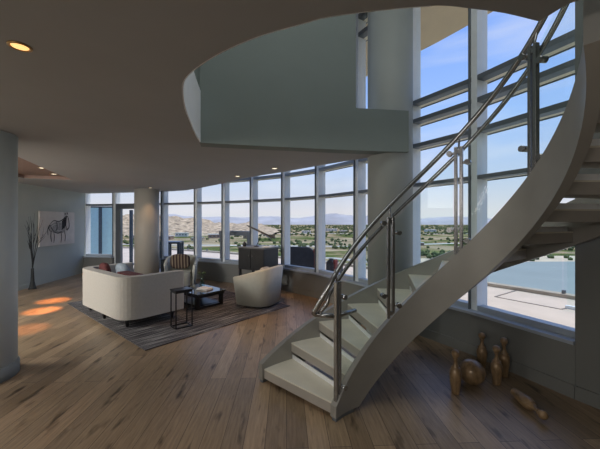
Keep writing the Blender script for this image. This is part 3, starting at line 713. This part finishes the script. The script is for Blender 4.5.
# free-standing glass windscreen at the right
ws = empty('glass_windscreen', (5.3, 6.25, -.02)); tag(ws, 'clear glass windscreen on the terrace beside the right window edge', 'glass screen')
m = MB(); m.strip([(0.02, -.08), (.55, -.62)], -.006, .006, .05, 1.15); m.build('pane', M['rail_glass'], ws)
m = MB(); m.strip([(0.0, -.06), (.57, -.64)], -.04, .04, 0, .06); m.build('channel', M['alu'], ws)
# teal privacy screen at the left end of the terrace
for k, (xa, xb, lab) in enumerate(((-8.35, -7.72, 'left teal glass privacy screen on the terrace outside the left window'), (-7.72, -7.05, 'right teal glass privacy screen on the terrace, next to the glass door'))):
    ps = empty('privacy_screen', (xa, 12.0, -.02)); tag(ps, lab, 'privacy screen', 'teal privacy screens on the terrace')
    m = MB(); m.box(((xb - xa) / 2, 0, 1.25), (xb - xa - .1, .02, 2.05)); m.build('panel', M['teal'], ps)
    m = MB(); m.box((0.03, 0, 1.15), (.06, .06, 2.3)); m.box((xb - xa - .03, 0, 1.15), (.06, .06, 2.3)); m.box(((xb - xa) / 2, 0, 2.3), (xb - xa, .06, .05)); m.box(((xb - xa) / 2, 0, .2), (xb - xa, .06, .05)); m.build('frame', M['steelblue'], ps)
pl = MB(); pl.box((0, 0, 1.1), (.10, .10, 2.2)); pl.box((0, 0, .03), (.26, .26, .06)); o = pl.build('terrace_post', M['steelblue']); o.location = (-6.75, 12.4, -.02); tag(o, 'dark square post on the terrace seen through the glass door', 'post')
# outdoor frame chairs / tables
def frame_table(x, y, rz, w_, d_, h_, label, mt, top=True, name='patio_table', cat='outdoor table', grp=None):
    r_ = empty(name, (x, y, -.02), rz); tag(r_, label, cat, grp)
    m = MB(); m.box((0, 0, h_ - .03), (w_, d_, .06)) if top else m.box((0, 0, h_ - .03), (w_, .06, .06)); m.build('top', mt, r_)
    for sx in (-1, 1):
        for sy in (-1, 1):
            m = MB(); m.box((sx * (w_ / 2 - .035), sy * (d_ / 2 - .035), (h_ - .06) / 2), (.07, .07, h_ - .06)); m.build('leg', mt, r_)
GQ = 'dark outdoor bar tables on the terrace'
frame_table(-4.85, 11.7, 0, .75, .5, 1.0, 'dark blue outdoor bar table directly right of the far column', M['steelblue'], grp=GQ)
frame_table(-4.45, 11.0, .2, .42, .42, 1.02, 'narrow dark outdoor bar table standing in front of the wider one', M['steelblue'], grp=GQ)
# grey outdoor counter behind the glass, left of the cabinet
oc = empty('outdoor_counter', (-2.23, 9.65, -.02), math.radians(-28)); tag(oc, 'grey metal outdoor counter behind the windows, left of the cabinet', 'outdoor counter')
m = MB(); m.box((.35, 0, 1.38), (1.15, .35, .13)); m.build('counter_top', M['gmetal'], oc); m = MB(); m.box((-.14, 0, .66), (.14, .3, 1.31)); m.build('leg', M['gmetal'], oc); m = MB(); m.box((.86, 0, .66), (.06, .3, 1.31)); m.build('leg', M['gmetal'], oc)
# covered outdoor lounge chairs
def lounge(x, y, rz, w_, h_, label):
    r_ = empty('outdoor_lounge_chair', (x, y, -.02), rz); tag(r_, label, 'outdoor chair', 'dark outdoor lounge chairs on the terrace')
    m = MB(); m.prism(rounded([(-w_ / 2, -.35), (w_ / 2, -.35), (w_ / 2, .35), (-w_ / 2, .35)], .12), .1, h_ * .5); m.build('seat', M['patio'], r_, .05)
    m = MB(); prof = rounded([(-w_ / 2, 0), (w_ / 2, 0), (w_ / 2, h_ * .9), (-w_ / 2, h_ * .9)], [.02, .02, .22, .22]); m.prism(prof, -.08, .08); o = m.build('backrest', M['patio'], r_, .03); o.rotation_euler = (PI / 2, 0, 0); o.location = (0, -.3, .1)
    m = MB(); m.prism(rounded([(w_ / 2 - .02, .02), (w_ / 2 + .06, .02), (w_ / 2 + .06, h_ * .86), (w_ / 2 - .02, h_ * .86)], [.01, .01, .04, .04]), -.07, .07); o = m.build('side_trim', M['maroon'], r_, .01); o.rotation_euler = (PI / 2, 0, 0); o.location = (0, -.3, .1)
    for sx in (-1, 1):
        m = MB(); m.box((sx * (w_ / 2 - .06), 0, .06), (.06, .6, .12)); m.build('leg', M['patio'], r_)
lounge(.02, 9.5, math.radians(-12), .95, .98, 'dark outdoor lounge chair with maroon edge behind the window right of the cabinet')
lounge(1.17, 10.2, math.radians(-35), .28, .50, 'low dark maroon outdoor chair half hidden beside the window mullion')

# ------------------------------------------------------------------ landscape
GZ = -30.
m = MB(); m.poly([(-5000, -200, GZ), (5000, -200, GZ), (5000, 6000, GZ), (-5000, 6000, GZ)]); struct(m.build('ground', M['ground'], solid=False))
lake = [(20, 60), (62, 120), (64, 180), (82, 222), (150, 244), (300, 250), (520, 262), (700, 100), (300, 20)]
m = MB(); m.prism([(x * 1.04 - 6, y * 1.16 + 2) for x, y in lake], GZ - .5, GZ + .15); struct(m.build('lake_shore', M['sand']))
m = MB(); m.prism(lake, GZ - .4, GZ + .3); struct(m.build('lake_water', M['water']))
def road(path, w_, name='ground_road'):
    m = MB(); m.strip(path, -w_ / 2, w_ / 2, GZ - .2, GZ + .25); struct(m.build(name, M['road']))
road([(-700, 520), (-200, 430), (60, 400), (260, 470), (900, 640)], 14)
road([(-400, 270), (-120, 300), (30, 270), (75, 225)], 9)
road([(-900, 900), (900, 800)], 20)
rnd = random.Random(11)
BLD = (
    (-.43, 560, 30, 9, 'b3', 'brown building on the plain seen just right of the far column'), (-.38, 680, 36, 11, 'b2', 'white building beyond the brown one, over the striped-pillow chair'),
    (-.33, 520, 26, 8, 'b1', 'tan building on the plain above the far armchair'), (-.27, 620, 44, 10, 'b3', 'long brown building left of the outdoor counter'),
    (-.21, 760, 40, 12, 'b1', 'tan building on the plain above the outdoor counter'), (-.165, 600, 30, 8, 'b3', 'brown building on the plain left of the model airplane nose'),
    (.02, 900, 36, 8, 'b2', 'white building on the plain right of the airplane model tail'), (.10, 1100, 60, 10, 'b2', 'long white building near the horizon before the distant mountains'),
    (.14, 950, 30, 8, 'b1', 'tan building near the horizon left of the tall column'), (.42, 1000, 44, 10, 'b2', 'pale building near the horizon seen between the stair railing posts'),
    (.385, 420, 16, 5, 'b3', 'small dark brown building on the plain by the lake, between stair posts'), (.50, 1200, 50, 12, 'b1', 'tan building near the horizon left of the second glass railing post'),
    (-.52, 600, 40, 9, 'b1', 'tan building on the plain seen through the glass door'))
BL = [(b[0], b[1], b[2]) for b in BLD]
def inlake(x, y):
    c_ = False; n_ = len(lake)
    for i in range(n_):
        x1, y1 = lake[i]; x2, y2 = lake[(i + 1) % n_]
        if (y1 > y) != (y2 > y) and x < (x2 - x1) * (y - y1) / (y2 - y1) + x1: c_ = not c_
    return c_
vs_, fs_ = [], []
ico = [(0, 0, 1)] + [(.9 * math.cos(t * 2 * PI / 6), .9 * math.sin(t * 2 * PI / 6), .35) for t in range(6)] + [(.75 * math.cos((t + .5) * 2 * PI / 6), .75 * math.sin((t + .5) * 2 * PI / 6), -.45) for t in range(6)]
icf = [(0, 1 + k, 1 + (k + 1) % 6) for k in range(6)] + [(1 + k, 7 + k, 1 + (k + 1) % 6) for k in range(6)] + [(1 + (k + 1) % 6, 7 + k, 7 + (k + 1) % 6) for k in range(6)]
cnt = 0
while cnt < 5200:
    d_ = 150 * (18 ** rnd.random()); u = rnd.uniform(-.82, 1.0); x, y = u * d_, d_
    if inlake(x, y) or any(math.hypot(x - bu * bd, y - bd) < bw * .75 + 8 + d_ / 200 for bu, bd, bw in BL): continue
    cl = math.sin(x * .021 + 1.3) * math.sin(y * .017 + .5) + .5 * math.sin(x * .06 + y * .045)
    if cl + rnd.uniform(-.7, .7) < .45 and d_ < 800: continue
    s_ = rnd.uniform(1.5, 3.4) * (1 + d_ / 1400); b0 = len(vs_); s_ *= .75; sz = s_ * rnd.uniform(.7, 1.1)
    for p in ico: vs_.append((x + p[0] * s_ * rnd.uniform(.8, 1.2), y + p[1] * s_, GZ + sz * .6 + p[2] * sz)); 
    fs_ += [tuple(b0 + i for i in f) for f in icf]; cnt += 1
me = bpy.data.meshes.new('desert_shrubs'); me.from_pydata(vs_, [], fs_); me.materials.append(M['shrub'])
o = bpy.data.objects.new('desert_shrubs', me); C.objects.link(o); tag(o, 'scattered green trees and shrubs across the desert plain', 'shrubs', kind='stuff')
def ridge(name, mt, x0, x1, y, dep, peaks, seed, n=90, zf=1.):
    r_ = random.Random(seed); ph = [r_.uniform(0, 6) for _ in range(6)]
    rows = 10; vv, ff = [], []
    for j in range(rows + 1):
        for i in range(n + 1):
            x = x0 + (x1 - x0) * i / n; hgt = sum(h * math.exp(-((x - c_) / w_) ** 2) for c_, w_, h in peaks)
            hgt *= 1 + .12 * math.sin(x * 12 / (x1 - x0) * 3 + ph[0]) + .08 * math.sin(x * 80 / (x1 - x0) + ph[1]) + .05 * math.sin(x * 210 / (x1 - x0) + ph[2] + j)
            k = math.sin(PI * j / rows) ** .8; vv.append((x + 6 * math.sin(j * 2 + i), y + dep * (j / rows - .5), GZ - 1 + hgt * k * (1 + .06 * math.sin(i * 1.7 + j * 2.3))))
    for j in range(rows):
        for i in range(n): a_ = j * (n + 1) + i; ff.append((a_, a_ + 1, a_ + n + 2, a_ + n + 1))
    me = bpy.data.meshes.new(name); me.from_pydata(vv, [], ff); me.materials.append(mt); o = bpy.data.objects.new(name, me); C.objects.link(o); struct(o)
ridge('mountain_range', M['mtn'], -4500, 4500, 4200, 900, [(600, 500, 105), (1250, 350, 80), (-600, 600, 85), (2100, 400, 85), (3000, 600, 90), (-2000, 700, 120), (0, 2500, 30)], 1)
ridge('hillside', M['hill'], -1100, -60, 900, 420, [(-300, 110, 31), (-400, 70, 22), (-500, 120, 36), (-680, 130, 35), (-150, 90, 24), (-860, 140, 35)], 2)
# low buildings on the plain
GBd = 'low buildings scattered over the desert plain'
def building(u, dist, w_, h_, mt, label, z=GZ):
    x = u * dist; w_ *= .7; h_ *= .7; r_ = empty('building', (x, dist, z), rnd.uniform(-.3, .3)); tag(r_, label, 'building', GBd)
    m = MB(); m.box((0, 0, h_ / 2), (w_, w_ * .6, h_)); m.build('wall', mt, r_)
    m = MB(); m.box((0, 0, h_ + .3), (w_ * 1.04, w_ * .64, .6)); m.build('roof', M['b2'], r_)
    m = MB()
    for k in range(4): m.box((w_ * (-.36 + .24 * k), -w_ * .3, h_ * .55), (w_ * .12, .4, h_ * .35))
    m.build('window_band', M['bwin'], r_)
for u, dist, w_, h_, mt, lab in BLD:
    building(u, dist, w_, h_, M[mt], lab)

# ------------------------------------------------------------------ sky, sun, camera
w = bpy.data.worlds.new('sky'); S.world = w; w.use_nodes = True; nt = w.node_tree; N = nt.nodes.new; L = nt.links.new
bg = nt.nodes['Background']; tc = N('ShaderNodeTexCoord'); sx = N('ShaderNodeSeparateXYZ'); L(tc.outputs['Generated'], sx.inputs[0])
r = N('ShaderNodeValToRGB'); e = r.color_ramp.elements
e[0].position = 0.0; e[0].color = (.62, .64, .66, 1); e[1].position = 1; e[1].color = (.10, .22, .62, 1)
for p, c in ((.03, (.66, .64, .66)), (.12, (.50, .58, .72)), (.28, (.34, .50, .83)), (.5, (.20, .36, .80))): q = e.new(p); q.color = (*c, 1)
L(sx.outputs['Z'], r.inputs['Fac'])
mp = N('ShaderNodeMapping'); mp.inputs['Scale'].default_value = (1.5, 1.5, 9); L(tc.outputs['Generated'], mp.inputs['Vector'])
n = N('ShaderNodeTexNoise'); n.inputs['Scale'].default_value = 1.6; n.inputs['Detail'].default_value = 6; L(mp.outputs[0], n.inputs['Vector'])
cr = N('ShaderNodeValToRGB'); cr.color_ramp.elements[0].position = .48; cr.color_ramp.elements[0].color = (0, 0, 0, 1); cr.color_ramp.elements[1].position = .8; cr.color_ramp.elements[1].color = (.45, .45, .45, 1)
L(n.outputs['Fac'], cr.inputs['Fac']); mx = N('ShaderNodeMixRGB'); mx.inputs[2].default_value = (.78, .76, .76, 1); L(cr.outputs[0], mx.inputs[0]); L(r.outputs[0], mx.inputs[1])
L(mx.outputs[0], bg.inputs['Color']); bg.inputs['Strength'].default_value = 1.25
sun = bpy.data.lights.new('sun', 'SUN'); sun.energy = 3.4; sun.color = (1, .93, .82); sun.angle = .01
so_ = bpy.data.objects.new('sun', sun); C.objects.link(so_)
so_.rotation_euler = Vector((-.24, -.15, -1)).to_track_quat('-Z', 'Y').to_euler()

cam = bpy.data.cameras.new('camera'); cam.sensor_width = 36; cam.sensor_fit = 'HORIZONTAL'; cam.lens = 310 / 600 * 36; cam.shift_y = -2.5 / 600; cam.clip_end = 9000; cam.clip_start = .05
co = bpy.data.objects.new('camera', cam); C.objects.link(co); co.location = (0, 0, 1.7); co.rotation_euler = (PI / 2, 0, 0); S.camera = co
S.view_settings.view_transform = 'Standard'; S.view_settings.look = 'None'; S.view_settings.exposure = 0.0; S.view_settings.gamma = 1
S.view_settings.use_curve_mapping = False
